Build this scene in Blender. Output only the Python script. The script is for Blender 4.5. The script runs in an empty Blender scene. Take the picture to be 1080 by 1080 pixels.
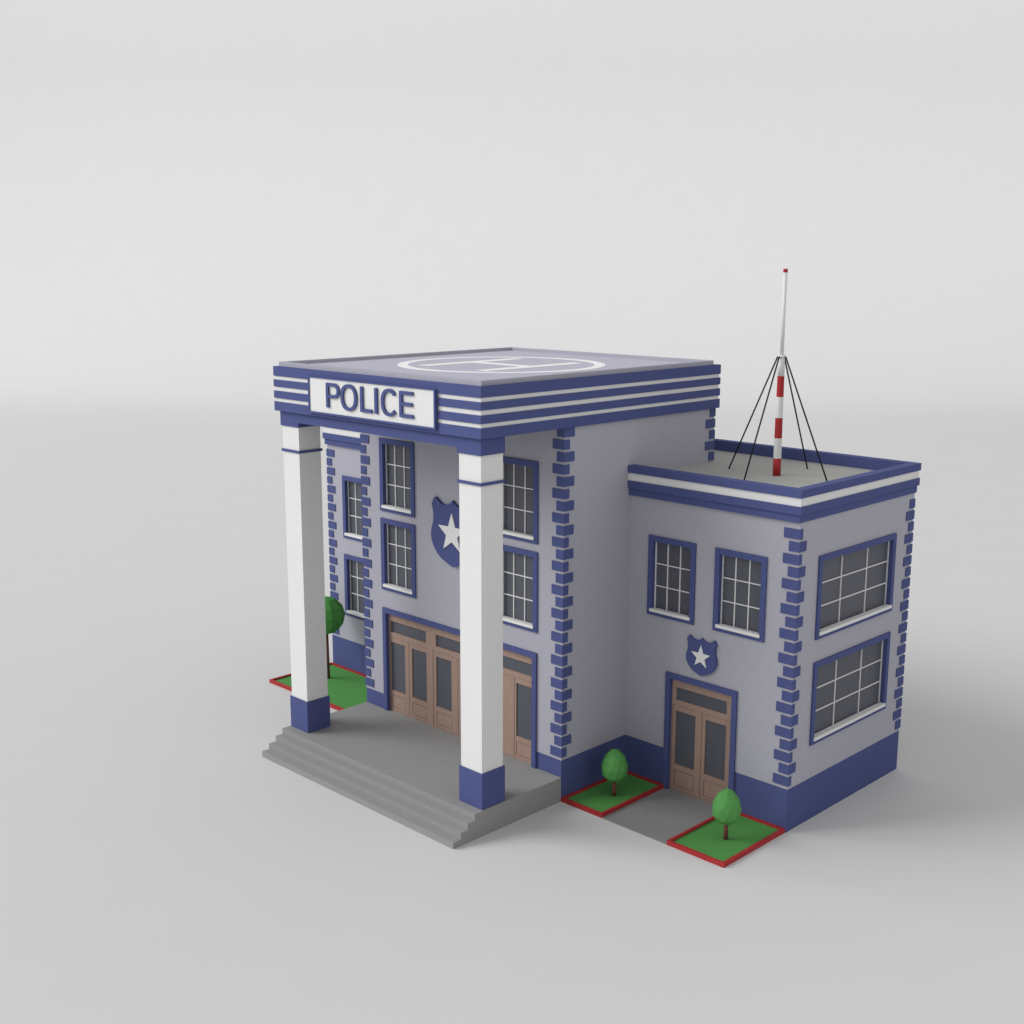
import bpy, bmesh, math, random
from mathutils import Vector, Matrix

S = 0.65            # survey units -> metres
random.seed(4)
scn = bpy.context.scene
C = scn.collection

# ------------------------------------------------------------------ materials
def material(name, col, rough=0.7, spec=0.3, var=0.05, scale=9.0, bump=0.0, bscale=60.0, stretch=(1, 1, 1)):
    m = bpy.data.materials.new(name)
    m.use_nodes = True
    nt = m.node_tree
    b = nt.nodes['Principled BSDF']
    b.inputs['Roughness'].default_value = rough
    b.inputs['Specular IOR Level'].default_value = spec
    tc = nt.nodes.new('ShaderNodeTexCoord')
    mp = nt.nodes.new('ShaderNodeMapping')
    mp.inputs['Scale'].default_value = stretch
    nt.links.new(tc.outputs['Object'], mp.inputs['Vector'])
    nz = nt.nodes.new('ShaderNodeTexNoise')
    nz.inputs['Scale'].default_value = scale
    nz.inputs['Detail'].default_value = 6
    nt.links.new(mp.outputs['Vector'], nz.inputs['Vector'])
    rp = nt.nodes.new('ShaderNodeValToRGB')
    rp.color_ramp.elements[0].position = 0.3
    rp.color_ramp.elements[1].position = 0.7
    rp.color_ramp.elements[0].color = [c * (1 - var) for c in col] + [1]
    rp.color_ramp.elements[1].color = [min(1, c * (1 + var)) for c in col] + [1]
    nt.links.new(nz.outputs['Fac'], rp.inputs['Fac'])
    nt.links.new(rp.outputs['Color'], b.inputs['Base Color'])
    if bump:
        n2 = nt.nodes.new('ShaderNodeTexNoise')
        n2.inputs['Scale'].default_value = bscale
        n2.inputs['Detail'].default_value = 4
        nt.links.new(mp.outputs['Vector'], n2.inputs['Vector'])
        bp = nt.nodes.new('ShaderNodeBump')
        bp.inputs['Strength'].default_value = bump
        bp.inputs['Distance'].default_value = 0.02
        nt.links.new(n2.outputs['Fac'], bp.inputs['Height'])
        nt.links.new(bp.outputs['Normal'], b.inputs['Normal'])
    return m

M = dict(
    wall=material('lavender_render', (0.468, 0.463, 0.532), 0.9, 0.1, 0.03, 14, 0.45, 16),
    blue=material('blue_paint', (0.088, 0.108, 0.27), 0.75, 0.12, 0.03, 8, 0.05, 60),
    white=material('white_plaster', (0.84, 0.84, 0.835), 0.85, 0.15, 0.012, 10, 0.30, 16),
    marking=material('white_line_paint', (0.95, 0.95, 0.95), 0.7, 0.3, 0.004, 10),
    steps=material('grey_concrete', (0.335, 0.333, 0.332), 0.85, 0.15, 0.03, 10, 0.10, 50),
    path=material('grey_paving', (0.29, 0.29, 0.29), 0.85, 0.15, 0.03, 10, 0.10, 50),
    roofgrey=material('roof_felt', (0.45, 0.45, 0.43), 0.9, 0.1, 0.03, 8, 0.1, 60),
    rooflav=material('roof_lavender', (0.52, 0.51, 0.61), 0.8, 0.2, 0.02, 8, 0.05, 60),
    wood=material('door_wood', (0.40, 0.275, 0.225), 0.6, 0.25, 0.05, 10, 0.05, 40, (1, 1, 0.15)),
    glass=material('grey_glass', (0.105, 0.11, 0.135), 0.45, 0.3, 0.05, 12, 0.0, 40, (1, 1, 0.05)),
    grass=material('lawn_green', (0.103, 0.33, 0.085), 0.9, 0.1, 0.05, 20, 0.1, 80),
    red=material('red_edging_paint', (0.44, 0.033, 0.037), 0.6, 0.25, 0.04, 10),
    leaf=material('leaf_green', (0.105, 0.345, 0.09), 0.75, 0.2, 0.05, 5),
    leaf2=material('leaf_dark_green', (0.08, 0.30, 0.06), 0.75, 0.2, 0.05, 5),
    bark=material('bark_brown', (0.21, 0.085, 0.065), 0.85, 0.1, 0.1, 12),
    wire=material('black_cable', (0.012, 0.012, 0.014), 0.6, 0.3, 0.05),
    floor=material('studio_floor', (0.71, 0.71, 0.71), 0.9, 0.1, 0.006, 0.4, 0.0),
)

# ------------------------------------------------------------------ mesh helpers
def box(bm, x0, x1, y0, y1, z0, z1, mi=0):
    vs = [bm.verts.new((x, y, z)) for z in (z0, z1) for y in (y0, y1) for x in (x0, x1)]
    for f in ((0, 2, 3, 1), (4, 5, 7, 6), (0, 1, 5, 4), (2, 6, 7, 3), (0, 4, 6, 2), (1, 3, 7, 5)):
        bm.faces.new([vs[i] for i in f]).material_index = mi

def front(base):            # a wall facing -y: u runs along x, d runs inward
    return lambda u, d, z: (u, base + d, z)

def side(base):             # a wall facing +x: u runs along y, d runs inward
    return lambda u, d, z: (base - d, u, z)

def leftside(base):
    return lambda u, d, z: (base + d, u, z)

def pbox(bm, P, u0, u1, d0, d1, z0, z1, mi=0):
    a, b = P(u0, d0, z0), P(u1, d1, z1)
    box(bm, min(a[0], b[0]), max(a[0], b[0]), min(a[1], b[1]), max(a[1], b[1]), z0, z1, mi)

def plate(bm, P, u0, u1, z0, z1, holes, d0, d1, mi=0):
    """a slab from depth d0 to d1 with rectangular holes (a, b, c, d) cut right through"""
    us = sorted({u0, u1, *[h[0] for h in holes], *[h[1] for h in holes]})
    zs = sorted({z0, z1, *[h[2] for h in holes], *[h[3] for h in holes]})
    us = [u for u in us if u0 <= u <= u1]; zs = [z for z in zs if z0 <= z <= z1]
    def solid(i, j):
        if not (0 <= i < len(us) - 1 and 0 <= j < len(zs) - 1):
            return False
        cu, cz = (us[i] + us[i + 1]) / 2, (zs[j] + zs[j + 1]) / 2
        return not any(h[0] < cu < h[1] and h[2] < cz < h[3] for h in holes)
    cache = {}
    def v(i, j, d):
        if (i, j, d) not in cache:
            cache[i, j, d] = bm.verts.new(P(us[i], d, zs[j]))
        return cache[i, j, d]
    for i in range(len(us) - 1):
        for j in range(len(zs) - 1):
            if not solid(i, j):
                continue
            q = [(i, j), (i + 1, j), (i + 1, j + 1), (i, j + 1)]
            fs = [[v(a, b, d0) for a, b in q], [v(a, b, d1) for a, b in reversed(q)]]
            for (a, b), n in (((0, 1), (i, j - 1)), ((1, 2), (i + 1, j)), ((2, 3), (i, j + 1)), ((3, 0), (i - 1, j))):
                if not solid(*n):
                    fs.append([v(*q[b], d0), v(*q[a], d0), v(*q[a], d1), v(*q[b], d1)])
            for f in fs:
                bm.faces.new(f).material_index = mi

def prism(bm, pts, P, d0, d1, mi=0):
    """outline pts (u, z) extruded from depth d0 to d1"""
    a = [bm.verts.new(P(u, d0, z)) for u, z in pts]
    b = [bm.verts.new(P(u, d1, z)) for u, z in pts]
    n = len(pts)
    fs = [bm.faces.new(a), bm.faces.new(b[::-1])]
    for i in range(n):
        fs.append(bm.faces.new((a[i], b[i], b[(i + 1) % n], a[(i + 1) % n])))
    for f in fs:
        f.material_index = mi

def ribbon(bm, outer, inner, P, d0, d1, closed=True):
    """a band between two outlines of equal length, extruded"""
    n = len(outer)
    V = [[bm.verts.new(P(u, d, z)) for u, z in pts] for pts, d in ((outer, d0), (inner, d0), (inner, d1), (outer, d1))]
    for i in range(n if closed else n - 1):
        j = (i + 1) % n
        for k in range(4):
            l = (k + 1) % 4
            bm.faces.new((V[k][i], V[k][j], V[l][j], V[l][i]))
    if not closed:
        bm.faces.new([V[k][0] for k in range(4)]); bm.faces.new([V[k][n - 1] for k in (3, 2, 1, 0)])

def tube(bm, p, q, r0, r1, n=16, mi=0, caps=True):
    p, q = Vector(p), Vector(q)
    w = (q - p).normalized()
    a = w.orthogonal().normalized(); b = w.cross(a)
    R = [[bm.verts.new(c + r * (math.cos(t) * a + math.sin(t) * b)) for t in [2 * math.pi * i / n for i in range(n)]] for c, r in ((p, r0), (q, r1))]
    for i in range(n):
        f = bm.faces.new((R[0][i], R[0][(i + 1) % n], R[1][(i + 1) % n], R[1][i]))
        f.material_index = mi; f.smooth = True
    if caps:
        bm.faces.new(R[0][::-1]).material_index = mi
        bm.faces.new(R[1]).material_index = mi

def world_loc(o):
    v = Vector(o.location)
    while o.parent:
        o = o.parent; v += Vector(o.location)
    return v

def build(name, bm, mats, parent=None, bevel=0.0):
    """link a bmesh (survey units) as ONE object whose origin is the middle of its base"""
    bmesh.ops.recalc_face_normals(bm, faces=bm.faces[:])
    for v in bm.verts:
        v.co *= S
    lo = Vector([min(v.co[i] for v in bm.verts) for i in range(3)])
    hi = Vector([max(v.co[i] for v in bm.verts) for i in range(3)])
    o0 = Vector(((lo.x + hi.x) / 2, (lo.y + hi.y) / 2, lo.z))
    for v in bm.verts:
        v.co -= o0
    me = bpy.data.meshes.new(name)
    bm.to_mesh(me); bm.free()
    for m in (mats if isinstance(mats, (list, tuple)) else [mats]):
        me.materials.append(m)
    o = bpy.data.objects.new(name, me)
    C.objects.link(o)
    if parent:
        o.parent = parent
        o.location = o0 - world_loc(parent)
    else:
        o.location = o0
    if bevel:
        b = o.modifiers.new('edge', 'BEVEL'); b.width = bevel * S; b.segments = 2; b.limit_method = 'ANGLE'
    return o

def tag(o, label, cat, group=None):
    o['label'] = label; o['category'] = cat
    if group: o['group'] = group
    return o

def thing(name, x, y, z, label, cat, group=None):
    o = bpy.data.objects.new(name, None)
    o.empty_display_size = 0.2
    C.objects.link(o)
    o.location = (x * S, y * S, z * S)
    return tag(o, label, cat, group)

def structure(o):
    o['kind'] = 'structure'; return o

def B():
    return bmesh.new()

# ------------------------------------------------------------------ measures
XW, YB = 5.945, 9.22             # main block: half width, back
XG, YG, YGB = 13.555, 3.825, 12.12   # wings: half width, front, back
ZQ = 1.676                       # top of blue wall base
T = 0.35                         # wall thickness

station = thing('police_station', 0, 0, 0, 'pale lavender two storey station building with blue trim and a tall white pillared portico', 'building')

# ------------------------------------------------------------------ windows
FW = 0.22
def window(P, u0, u1, z0, z1, sides=None):
    """frame outline u0..u1, z0..z1 on a wall plane P"""
    i0, i1, j0, j1 = u0 + FW, u1 - FW, z0 + FW, z1 - FW
    bm = B(); pbox(bm, P, i0 - .01, i1 + .01, .15, .19, j0 - .01, j1 + .01)
    w = build('window', bm, M['glass'], station)
    bm = B(); plate(bm, P, u0, u1, z0, z1, [(i0, i1, j0, j1)], -.07, .24)
    build('window_frame', bm, M['blue'], w)
    bm = B()
    h = .019
    c = (i0 + i1) / 2; g = sides if sides else (i1 - i0) / 6
    vs = [i0 + .022, c - g, c + g, i1 - .022]
    zz = [j0 + .0, j0 + (j1 - j0 - .0) / 3 + .03, j0 + 2 * (j1 - j0) / 3 + .01, j1]
    holes = []
    us = [i0] + vs + [i1]
    edges_u = [(vs[k] + h, vs[k + 1] - h) for k in range(3)]
    edges_z = [(zz[0] if k == 0 else zz[k] + h, zz[k + 1] - h if k < 2 else zz[3] - .015) for k in range(3)]
    for a, b in edges_u:
        for cc, d in edges_z:
            holes.append((a, b, cc + (.001 if cc == j0 else 0), d))
    plate(bm, P, i0 + .001, i1 - .001, j0, j1 - .001, holes, .11, .149)
    build('glazing_bars', bm, M['white'], w)
    bm = B()
    pbox(bm, P, i0 - .0, i1 + .0, -.072, .108, j0 + .001, j0 + .05)
    pbox(bm, P, i0 - .06, i1 + .06, -.125, -.072, j0 - .075, j0 + .045)
    build('window_sill', bm, M['white'], w)
    return (u0 + .1, u1 - .1, z0 + .1, z1 - .1)

WIN_MAIN = [(-4.66, -2.42, 9.98, 13.12), (-4.66, -2.42, 6.5, 9.66), (2.42, 4.66, 9.98, 13.12), (2.42, 4.66, 6.5, 9.66)]
Pm, Pg = front(0.0), front(YG)
main_holes = [window(Pm, *w) for w in WIN_MAIN]
right_holes = [window(Pg, *w) for w in ((6.95, 9.19, 6.97, 10.12), (10.07, 12.31, 6.97, 10.12))]
left_holes = [window(Pg, *w) for w in ((-12.33, -10.09, 6.99, 10.12), (-12.33, -10.09, 3.0, 6.15))]
Pe = side(XG)
end_holes = [window(Pe, 5.15, 10.75, za, zb, .93) for za, zb in ((7.04, 10.15), (3.0, 6.17))]

# ------------------------------------------------------------------ doors
def doorway(P, bays, u0, u1, z0, ztop, dz):
    """blue surround round a brown timber entrance of glazed leaves; bays: list of (start, end, [leaf centres])"""
    sw = .22
    bm = B()
    plate(bm, P, u0, u1, z0, ztop, [(u0 + sw, u1 - sw, z0 - .1, ztop - sw)], -.08, .24)
    build('door_surround', bm, M['blue'], station)
    # fixed timber frame: mullions, transom rails
    a, b = u0 + sw, u1 - sw
    zt0, zt1 = 4.60 - dz, 5.11 - dz
    lt = 4.38 - dz
    holes = []
    for s, e, cs, *split in bays:
        gl = [c + q * GW for c in cs for q in (-1, 1)]
        holes.append((min(gl), max(gl), zt0, zt1))
        holes.append((s, e, z0 + .05, lt))
    bm = B()
    plate(bm, P, a + .001, b - .001, z0 + .004, ztop - sw - .001, holes, .10, .23)
    fr = build('door_frame', bm, M['wood'], station)
    for s, e, cs, *split in bays:
        gl = [c + q * GW for c in cs for q in (-1, 1)]
        bm = B(); pbox(bm, P, min(gl) - .02, max(gl) + .02, .17, .19, zt0 - .02, zt1 + .02)
        build('transom_pane', bm, M['glass'], fr)
        mid = split[0] if split else (s + e) / 2
        spans = [(s + .012, mid - .012), (mid + .012, e - .012)]
        for (l0, l1), c in zip(spans, cs):
            g0, g1, q0, q1 = c - GW, c + GW, 1.94 - dz, 4.15 - dz
            p0, p1 = z0 + .18, 1.72 - dz
            bm = B()
            t = .024
            plate(bm, P, l0, l1, z0 + .058, lt - .014, [(g0, g1, q0, q1), (g0, g1, p0, p1)], .115, .21)
            pbox(bm, P, g0 + t, g1 - t, .125, .2, p0 + t, p1 - t)
            pbox(bm, P, g0 + .001, g1 - .001, .155, .2, p0 + .001, p1 - .001)
            lf = build('door', bm, M['wood'], station)
            bm = B(); pbox(bm, P, g0 + .001, g1 - .001, .16, .19, q0 + .001, q1 - .001)
            build('door_pane', bm, M['glass'], lf)

GW = .475
ZD = .98
DOOR_MAIN = (-4.64, 4.64, ZD, 5.68)
doorway(Pm, [(-4.38, -1.86, [-3.85, -2.44]), (-1.55, 1.55, [-.875, .875]), (1.60, 4.38, [2.12, 3.87], 3.30)], *DOOR_MAIN, 0.0)
DOOR_WING = (7.95, 11.27, .027, 4.84)
doorway(Pg, [(8.21, 11.01, [8.83, 10.25 + .005])], *DOOR_WING, .84)
main_holes.append((-4.54, 4.54, .5, 5.58))
right_holes.append((8.05, 11.17, .02, 4.74))

# ------------------------------------------------------------------ walls and blue wall base
bm = B()
plate(bm, Pm, -XW, XW, ZQ, 14.52, main_holes, 0, T)
for sx in (side(XW), leftside(-XW)):
    pbox(bm, sx, T, YB, 0, T, ZQ, 14.52)
pbox(bm, front(YB - T), -XW + T, XW - T, 0, T, 12.0, 14.52)
build('main_wall', bm, M['wall'], station)
bm = B()
plate(bm, Pm, -XW, XW, 0, ZQ, [main_holes[-1]], 0, T)
pbox(bm, side(XW), T, YG + .2, 0, T, 0, ZQ)
pbox(bm, leftside(-XW), T, YG + .2, 0, T, 0, ZQ)
build('wall_base', bm, M['blue'], station)
bm = B()
plate(bm, Pg, XW, XG, ZQ, 11.56, right_holes, 0, T)
plate(bm, Pe, YG + T, YGB - T, ZQ, 11.56, end_holes, 0, T)
pbox(bm, front(YGB - T), XW - T, XG, 0, T, ZQ, 11.56)
build('wing_wall', bm, M['wall'], station)
bm = B()
plate(bm, Pg, -XG, -XW, ZQ, 11.56, left_holes, 0, T)
pbox(bm, leftside(-XG), YG + T, YGB - T, 0, T, ZQ, 11.56)
pbox(bm, front(YGB - T), -XG, -XW + T, 0, T, ZQ, 11.56)
build('wing_wall', bm, M['wall'], station)
bm = B()
plate(bm, Pg, XW, XG, 0, ZQ, [right_holes[-1]], 0, T)
pbox(bm, Pe, YG + T, YGB - T, 0, T, 0, ZQ)
pbox(bm, front(YGB - T), XW - T, XG, 0, T, 0, ZQ)
build('wall_base', bm, M['blue'], station)
bm = B()
pbox(bm, Pg, -XG, -XW, 0, T, 0, ZQ)
pbox(bm, leftside(-XG), YG + T, YGB - T, 0, T, 0, ZQ)
pbox(bm, front(YGB - T), -XG, -XW + T, 0, T, 0, ZQ)
build('wall_base', bm, M['blue'], station)

# ------------------------------------------------------------------ quoins (corner stones)
PIT, QH = .458, .355
QP = .035
rest = B()
def corner(xc, yc, sx, sy, n, fw, sd, wide_even_front, own, k0=0):
    """stones at a corner: sx, sy point from the corner INTO the building; fw/sd = (short, long) on front/side"""
    for k in range(k0, n):
        z0 = 1.80 + k * PIT
        even = (k % 2 == 0)
        lf = fw[1] if even == wide_even_front else fw[0]
        ls = sd[0] if even == wide_even_front else sd[1]
        xs = sorted((xc - sx * QP, xc + sx * lf)); ys = sorted((yc - sy * QP, yc + sy * ls))
        bm = B() if own else rest
        box(bm, xs[0], xs[1], ys[0], ys[1], z0, z0 + QH)
        if own: build('quoin', bm, M['blue'], station)
corner(XW, 0, -1, 1, 28, (.35, .555), (.26, .52), True, True)
corner(-XW, 0, 1, 1, 28, (.33, .545), (.26, .52), True, True)
corner(XG, YG, -1, 1, 21, (.40, .62), (.17, .43), True, True)
corner(XG, YGB, -1, -1, 21, (.40, .62), (.38, .60), True, True)
corner(-XG, YG, 1, 1, 21, (.37, .59), (.17, .43), True, False)
corner(XW, YB, -1, -1, 28, (.35, .555), (.34, .60), False, False, 22)
corner(-XW, YB, 1, -1, 28, (.35, .555), (.34, .60), False, False, 23)
q = build('quoin', rest, M['blue'], station); q['kind'] = 'stuff'

# ------------------------------------------------------------------ main cornice, roof, parapet
def ring_box(bm, x0, x1, y0, y1, z0, z1, t, mi=0):
    """rectangular hollow band of thickness t"""
    plate(bm, lambda u, d, z: (u, z, d), x0, x1, y0, y1, [(x0 + t, x1 - t, y0 + t, y1 - t)], z0, z1, mi)

CX, CY0, CY1 = 6.055, -4.315, 9.41
bm = B()
for k, (a, b) in enumerate(((14.515, 14.885), (15.03, 15.32), (15.49, 15.77), (15.92, 16.30))):
    ring_box(bm, -CX, CX, CY0, CY1, a, b, .6)
build('fascia', bm, M['blue'], station)
bm = B()
for a, b in ((14.885, 15.03), (15.32, 15.49), (15.77, 15.92)):
    ring_box(bm, -CX + .045, CX - .045, CY0 + .045, CY1 - .045, a, b, .5)
build('fascia_stripe', bm, M['white'], station)
bm = B()
box(bm, -CX + .6, CX - .6, CY0 + .6, CY1 - .6, 14.56, 14.62)
build('portico_ceiling', bm, M['wall'], station)
bm = B()
ring_box(bm, -5.893, 5.893, -4.135, 9.11, 16.30, 16.476, .19)
build('parapet', bm, M['wall'], station)
bm = B()
box(bm, -5.71, 5.71, -3.95, 8.93, 16.24, 16.34)
roof = build('roof', bm, M['rooflav'], station)
HC = (0.03, 2.62)
def flat(u, d, z): return (HC[0] + u, HC[1] + z, 16.340 + d)
bm = B()
N = 96
cir = lambda r: [(r * math.cos(2 * math.pi * i / N), r * math.sin(2 * math.pi * i / N)) for i in range(N)]
ribbon(bm, cir(4.24), cir(3.80), flat, .0, .008)
build('helipad_circle', bm, M['marking'], roof)
bm = B()
box(bm, HC[0] - 2.0, HC[0] - 1.40, HC[1] - 2.75, HC[1] + 2.75, 16.34, 16.348)
box(bm, HC[0] + 1.40, HC[0] + 2.0, HC[1] - 2.75, HC[1] + 2.75, 16.34, 16.348)
box(bm, HC[0] - 1.40, HC[0] + 1.40, HC[1] - .27, HC[1] + .27, 16.34, 16.348)
build('helipad_letter', bm, M['marking'], roof)

# portico beam, pillars
PX0, PX1, PY0, PY1 = 4.68, 5.89, -4.16, -2.99
bm = B()
box(bm, -PX0 + .002, PX0 - .002, PY0, PY1, 14.1, 14.514)
build('portico_beam', bm, M['blue'], station)
for s in (1, -1):
    def xs(a, b): return sorted((s * a, s * b))
    bm = B(); box(bm, *xs(PX0 + .055, PX1 - .055), PY0 + .055, PY1 - .055, 2.345, 13.91)
    p = build('pillar', bm, M['white'], station)
    bm = B(); box(bm, *xs(PX0, PX1), PY0, PY1, ZD + .001, 2.345)
    build('pillar_base', bm, M['blue'], p)
    bm = B(); box(bm, *xs(PX0, PX1), PY0, PY1, 13.91, 14.514)
    build('capital', bm, M['blue'], p)
    bm = B(); ring_box(bm, *xs(PX0 - .0, PX1 + .0), PY0 - .0, PY1 + .0, 12.86, 12.96, .056)
    build('pillar_band', bm, M['blue'], p)

# wing cornice: one loop round the whole rear block
bm = B()
ring_box(bm, -13.60, 13.60, 3.715, 12.20, 11.56, 11.85, .35)
ring_box(bm, -13.665, 13.665, 3.645, 12.26, 11.85, 12.14, .40)
ring_box(bm, -13.675, 13.675, 3.63, 12.28, 12.445, 12.729, .40)
ring_box(bm, -13.475, 13.475, 3.835, 12.08, 12.14, 12.445, .20)
build('wing_cornice', bm, M['blue'], station)
bm = B()
ring_box(bm, -13.625, 13.625, 3.685, 12.23, 12.14, 12.445, .15)
build('wing_cornice_stripe', bm, M['white'], station)
bm = B()
box(bm, -13.3, -XW - .002, 3.95, 11.9, 12.15, 12.279)
box(bm, -XW - .002, XW + .002, YB + .002, 11.9, 12.15, 12.279)
box(bm, XW + .002, 13.3, 3.95, 11.9, 12.15, 12.279)
build('wing_roof', bm, M['roofgrey'], station)

# ------------------------------------------------------------------ POLICE sign
sg = thing('police_sign', .1, CY0, 14.66, 'white signboard with raised blue capital letters reading POLICE on the striped fascia', 'sign')
SP = front(CY0)
SX0, SX1, SZ0, SZ1 = -3.58, 3.86, 14.64, 16.07
bm = B(); pbox(bm, SP, SX0 + .075, SX1 - .075, -.07, .04, SZ0 + .07, SZ1 - .05)
build('sign_board', bm, M['white'], sg)
bm = B(); plate(bm, SP, SX0, SX1, SZ0, SZ1, [(SX0 + .075, SX1 - .075, SZ0 + .07, SZ1 - .05)], -.11, .04)
build('sign_border', bm, M['blue'], sg)
L0, L1 = 14.94, 15.885        # baseline, cap height
D0, D1 = -.145, -.07
SW = .152
def bar(bm, u0, u1, z0, z1): pbox(bm, SP, u0, u1, D0, D1, z0, z1)
def arc(cx, cz, rx, rz, a0, a1, n, p=2.3):
    out = []
    for i in range(n + 1):
        t = math.radians(a0 + (a1 - a0) * i / n)
        c, s_ = math.cos(t), math.sin(t)
        out.append((cx + rx * math.copysign(abs(c) ** (2 / p), c), cz + rz * math.copysign(abs(s_) ** (2 / p), s_)))
    return out
zm = (L0 + L1) / 2
bm = B()                                                     # P
bar(bm, -2.38, -2.38 + SW, L0, L1)
o = [(-2.38 + SW, L1)] + arc(-1.92, L1 - .285, .36, .285, 90, -90, 18, 2.2) + [(-2.38 + SW, L1 - .57)]
i_ = [(-2.38 + SW, L1 - .12)] + arc(-1.92, L1 - .285, .36 - SW, .165, 90, -90, 18, 2.2) + [(-2.38 + SW, L1 - .45)]
ribbon(bm, o, i_, SP, D0, D1, False)
build('letter', bm, M['blue'], sg)
bm = B()                                                     # O
ribbon(bm, arc(-.99, zm, .485, .50, 0, 360, 40)[:-1], arc(-.99, zm, .485 - SW, .50 - .12, 0, 360, 40)[:-1], SP, D0, D1)
build('letter', bm, M['blue'], sg)
bm = B()                                                     # L
bar(bm, -.29, -.29 + SW, L0, L1); bar(bm, -.29 + SW, .38, L0, L0 + .125)
build('letter', bm, M['blue'], sg)
bm = B()                                                     # I
bar(bm, .55, .55 + SW, L0, L1)
build('letter', bm, M['blue'], sg)
bm = B()                                                     # C
ribbon(bm, arc(1.38, zm, .46, .50, 40, 320, 34), arc(1.38, zm, .46 - SW, .50 - .12, 39, 321, 34), SP, D0, D1, False)
build('letter', bm, M['blue'], sg)
bm = B()                                                     # E
bar(bm, 1.96, 1.96 + SW, L0, L1)
for z0, z1, e in ((L0, L0 + .125, 2.71), (zm - .05, zm + .075, 2.66), (L1 - .125, L1, 2.70)):
    bar(bm, 1.96 + SW, e, z0, z1)
build('letter', bm, M['blue'], sg)

# ------------------------------------------------------------------ shield badges
def bez(p0, p1, p2, n=8):
    return [((1 - t) ** 2 * p0[0] + 2 * t * (1 - t) * p1[0] + t * t * p2[0], (1 - t) ** 2 * p0[1] + 2 * t * (1 - t) * p1[1] + t * t * p2[1]) for t in [i / n for i in range(n)]]
def badge(P, ux, zx, k, label, w):
    half = []            # right half from the top peak down to the point
    half += bez((0, 1.33), (.10, 1.20), (.34, 1.12))
    half += bez((.34, 1.12), (.66, 1.02), (.96, 1.33), 8)
    half += [(1.02, 1.355), (1.10, 1.33)]
    half += [(1.255, 1.06)]
    half += bez((1.255, 1.06), (1.08, .62), (1.20, .22), 8)
    half += bez((1.20, .22), (1.36, -.12), (1.28, -.42), 6)
    half += bez((1.28, -.42), (1.10, -.95), (.62, -1.18), 8)
    half += bez((.62, -1.18), (.25, -1.34), (0, -1.42), 6)
    half += [(0, -1.42)]
    pts = half + [(-u, z) for u, z in reversed(half[1:-1])]
    x, y, _ = P(ux, 0, zx)
    t = thing('shield_badge', x, y, zx - 1.42 * k, label, 'badge', 'shield badges on the walls')
    bm = B(); prism(bm, [(ux + u * k, zx + z * k) for u, z in pts], P, -.10 * w, .02)
    build('shield', bm, M['blue'], t)
    st = []
    for i in range(10):
        a = math.pi / 2 + i * math.pi / 5
        r = (.84 if i % 2 == 0 else .345) * k
        st.append((ux + r * math.cos(a), zx - .02 * k + r * math.sin(a)))
    bm = B(); prism(bm, st, P, -.14 * w, -.10 * w)
    build('star', bm, M['white'], t)
badge(Pm, .0, 9.70, 1.0, 'large blue shield with white star on the front wall behind the right pillar', 1.3)
badge(Pg, 9.62, 5.83, .54, 'small blue shield with a white star above the brown double door of the side wing', 1.0)

# ------------------------------------------------------------------ stepped porch
pc = thing('entrance_porch', 0, -2.8, 0, 'grey concrete porch with four wide steps under the two tall white pillars', 'porch')
XS = XW - .001
bm = B(); box(bm, -XS, XS, -4.575, -.002, 0, ZD)
build('platform', bm, M['steps'], pc)
for k, (ya, yb) in enumerate(((-4.925, -4.575), (-5.275, -4.925), (-5.63, -5.275))):
    bm = B(); box(bm, -XS, XS, ya, yb, 0, ZD * (3 - k) / 4)
    build('step', bm, M['steps'], pc)
bm = B(); box(bm, -4.4, 4.4, -.004 + .002, .22, ZD - .12, ZD - .001)
build('threshold', bm, M['steps'], pc)

# ------------------------------------------------------------------ lawn beds with red edging
def bed(x0, x1, y0, y1, label):
    t = thing('lawn_bed', (x0 + x1) / 2, (y0 + y1) / 2, 0, label, 'lawn bed', 'red edged lawn beds')
    bm = B()
    plate(bm, lambda u, d, z: (u, z, d), x0, x1, y0, y1, [(x0 + .11, x1 - .11, y0 + .11, y1 - .11)], 0.0, .165)
    build('edging', bm, M['red'], t)
    bm = B(); box(bm, x0 + .11, x1 - .11, y0 + .11, y1 - .11, .0, .085)
    build('turf', bm, M['grass'], t)
bed(XW + .01, 8.02, 0.0, YG - .003, 'small red edged lawn bed in the inner corner beside the main block')
bed(11.07, 13.54, 0.0, YG - .003, 'small red edged lawn bed at the outer right corner of the side wing')
bed(-13.66, -XW - .03, -.02, YG - .003, 'large red edged lawn bed beyond the porch, behind the left white pillar')

# ------------------------------------------------------------------ trees
def crown_mesh(cx, cy, z0, z1, r, egg, rot):
    bm = B()
    if egg < .1:                        # coarse round crown
        bmesh.ops.create_uvsphere(bm, u_segments=9, v_segments=6, radius=1.0)
        rm = Matrix.Rotation(rot, 4, 'Z')
    else:
        bmesh.ops.create_icosphere(bm, subdivisions=2, radius=1.0)
        rm = Matrix.Rotation(rot, 4, 'Z') @ Matrix.Rotation(.12, 4, 'X')
    zc, hz = (z0 + z1) / 2, (z1 - z0) / 2
    for v in bm.verts:
        p = rm @ v.co
        k = 1 - egg * p.z
        v.co = Vector((cx + r * k * p.x, cy + r * k * p.y, zc + hz * p.z))
    return bm
def tree(x, y, zb, z0, z1, r, tr, egg, rot, leaf, label, name='small_tree'):
    t = thing(name, x, y, zb, label, 'tree')
    bm = B(); tube(bm, (x, y, zb), (x, y, z0 + .25), tr * 1.15, tr * .8, 10)
    build('trunk', bm, M['bark'], t)
    o = build('crown', crown_mesh(x, y, z0, z1, r, egg, rot), leaf, t)
    return t
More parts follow.
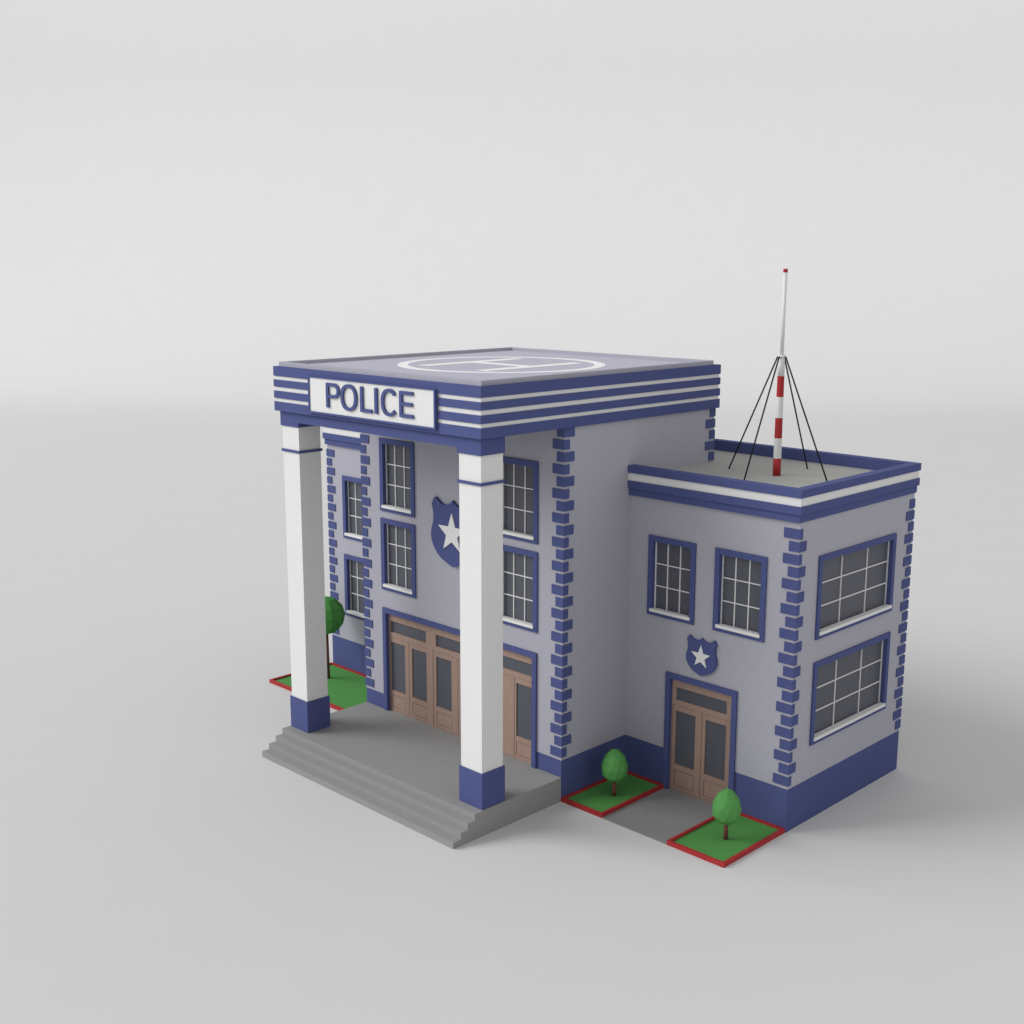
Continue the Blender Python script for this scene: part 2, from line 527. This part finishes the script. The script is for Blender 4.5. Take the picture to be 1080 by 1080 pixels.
t1 = tree(7.17, 1.72, .085, .66, 2.03, .525, .08, .19, .3, M['leaf'], 'small egg shaped green tree in the inner corner lawn bed beside the main block')
t1['group'] = 'small trees in front of the side wing'
t2 = t1.copy(); C.objects.link(t2)
t2.location = (12.40 * S, 1.72 * S, .085 * S); t2.rotation_euler = (0, 0, 1.1)
t2['label'] = 'small egg shaped green tree on the outer corner lawn bed, overlapping the side wing door'
for ch in list(t1.children):
    c = ch.copy(); C.objects.link(c); c.parent = t2
tree(-11.98, 2.30, .085, 2.38, 4.30, .96, .11, .04, .2, M['leaf2'], 'taller round crowned dark green tree half hidden behind the left white pillar', 'round_tree')

# ------------------------------------------------------------------ antenna mast
AX, AY, AZ = 9.83, 8.02, 12.28
an = thing('antenna_mast', AX, AY, AZ, 'red and white banded antenna mast held by four black cables on the side wing roof', 'antenna')
bm = B()
zb = [AZ, 12.96, 13.75, 14.54, 15.35, 16.15, 16.95]
for i in range(6):
    r = lambda z: .155 - .028 * (z - AZ) / (16.95 - AZ)
    tube(bm, (AX, AY, zb[i]), (AX, AY, zb[i + 1]), r(zb[i]), r(zb[i + 1]), 24, i % 2, caps=(i in (0, 5)))
build('mast', bm, [M['red'], M['white']], an)
bm = B(); tube(bm, (AX, AY, 16.951), (AX, AY, 20.06), .076, .076, 16)
build('antenna_rod', bm, M['white'], an)
bm = B(); tube(bm, (AX, AY, 20.061), (AX, AY, 20.19), .086, .086, 16)
build('antenna_tip', bm, M['red'], an)
bm = B(); tube(bm, (AX, AY, 16.86), (AX, AY, 16.94), .15, .15, 20)
build('cable_collar', bm, M['white'], an)
for dx, dy in ((1, 0), (-1, 0), (0, 1), (0, -1)):
    bm = B(); tube(bm, (AX + dx * .17, AY + dy * .17, 16.90), (AX + dx * 2.25, AY + dy * 2.25, 12.26), .031, .031, 8)
    build('guy_cable', bm, M['wire'], an)

# ------------------------------------------------------------------ path, ground, backdrop
bm = B(); box(bm, 8.022, 11.068, .0, YG + .2, 0.0, .03)
structure(build('path', bm, M['path']))

CAM = Vector((35.98988, -32.93566, 20.2753))
YAW, PIT, ROLL, F = .782304552, .196805763, .00168925596, 1301.5587
vd = Vector((-math.sin(YAW), math.cos(YAW), 0))
RC = 58.0       # radius of the cove
RF = 140.0      # floor runs flat to this distance, then curves up behind
vr = Vector((math.cos(YAW), math.sin(YAW), 0))
def floor_pt(lat, along, z):
    return vr * lat + vd * along + Vector((0, 0, z))
bm = B()
us = [-210 + 42 * i for i in range(11)]; ws = [-160, -110, -60, -10, 40, 90, RF]
g = [[bm.verts.new(floor_pt(a, b, 0)) for b in ws] for a in us]
for i in range(len(us) - 1):
    for j in range(len(ws) - 1):
        bm.faces.new((g[i][j], g[i + 1][j], g[i + 1][j + 1], g[i][j + 1]))
structure(build('ground', bm, M['floor']))
bm = B()
prof = [(RF + RC * math.sin(a), RC - RC * math.cos(a)) for a in [math.pi / 2 * j / 40 for j in range(41)]] + [(RF + RC, 110.0)]
g = [[bm.verts.new(floor_pt(a, b, z)) for b, z in prof] for a in us]
for i in range(len(us) - 1):
    for j in range(len(prof) - 1):
        bm.faces.new((g[i][j], g[i + 1][j], g[i + 1][j + 1], g[i][j + 1])).smooth = True
structure(build('backdrop', bm, M['floor']))

# ------------------------------------------------------------------ light
w = bpy.data.worlds.new('World'); scn.world = w; w.use_nodes = True
bg = w.node_tree.nodes['Background']
bg.inputs['Color'].default_value = (1, 1, 1, 1)
bg.inputs['Strength'].default_value = 0.56

kd = Vector((-.64, -.58, .51)).normalized()
KD, KS = 1500.0 * S, 950.0 * S
# added unseen lamp that brightens the backdrop, high between it and the building
wl = bpy.data.lights.new('backdrop_wash', 'AREA')
wl.shape = 'RECTANGLE'; wl.size = 400 * S; wl.size_y = 40 * S
wl.energy = 26500; wl.spread = math.radians(95)
wo = bpy.data.objects.new('backdrop_wash', wl); C.objects.link(wo)
wpos = vd * 80 + vr * 30 + Vector((0, 0, 120)); waim = vd * (RF + RC) + vr * 30 + Vector((0, 0, 62))
wo.location = wpos * S
wo.rotation_euler = (wpos - waim).to_track_quat('Z', 'Y').to_euler()

kl = bpy.data.lights.new('softbox', 'AREA')
kl.shape = 'DISK'; kl.size = KS
kl.energy = math.pi ** 2 * KD ** 2 * .665
kl.color = (1.0, 1.0, .995)
ko = bpy.data.objects.new('softbox', kl); C.objects.link(ko)
ko.location = kd * KD + Vector((2, 3, 5)) * S
ko.rotation_euler = kd.to_track_quat('Z', 'Y').to_euler()

# ------------------------------------------------------------------ camera
d = Vector((-math.sin(YAW) * math.cos(PIT), math.cos(YAW) * math.cos(PIT), -math.sin(PIT)))
r = Vector((math.cos(YAW), math.sin(YAW), 0)); u = r.cross(d)
r2 = r * math.cos(ROLL) + u * math.sin(ROLL); u2 = -r * math.sin(ROLL) + u * math.cos(ROLL)
cd = bpy.data.cameras.new('camera')
cd.sensor_width = 36; cd.lens = 36 * F / 1080
cd.clip_end = 2000; cd.clip_start = .5
co = bpy.data.objects.new('camera', cd); C.objects.link(co)
mt = Matrix((r2, u2, -d)).transposed().to_4x4(); mt.translation = CAM * S
co.matrix_world = mt
scn.camera = co

vs = scn.view_settings
vs.view_transform = 'Standard'; vs.look = 'None'; vs.exposure = 0; vs.gamma = 1; vs.use_curve_mapping = False
scn.cycles.use_denoising = True
scn.cycles.max_bounces = 8
scn.cycles.diffuse_bounces = 1
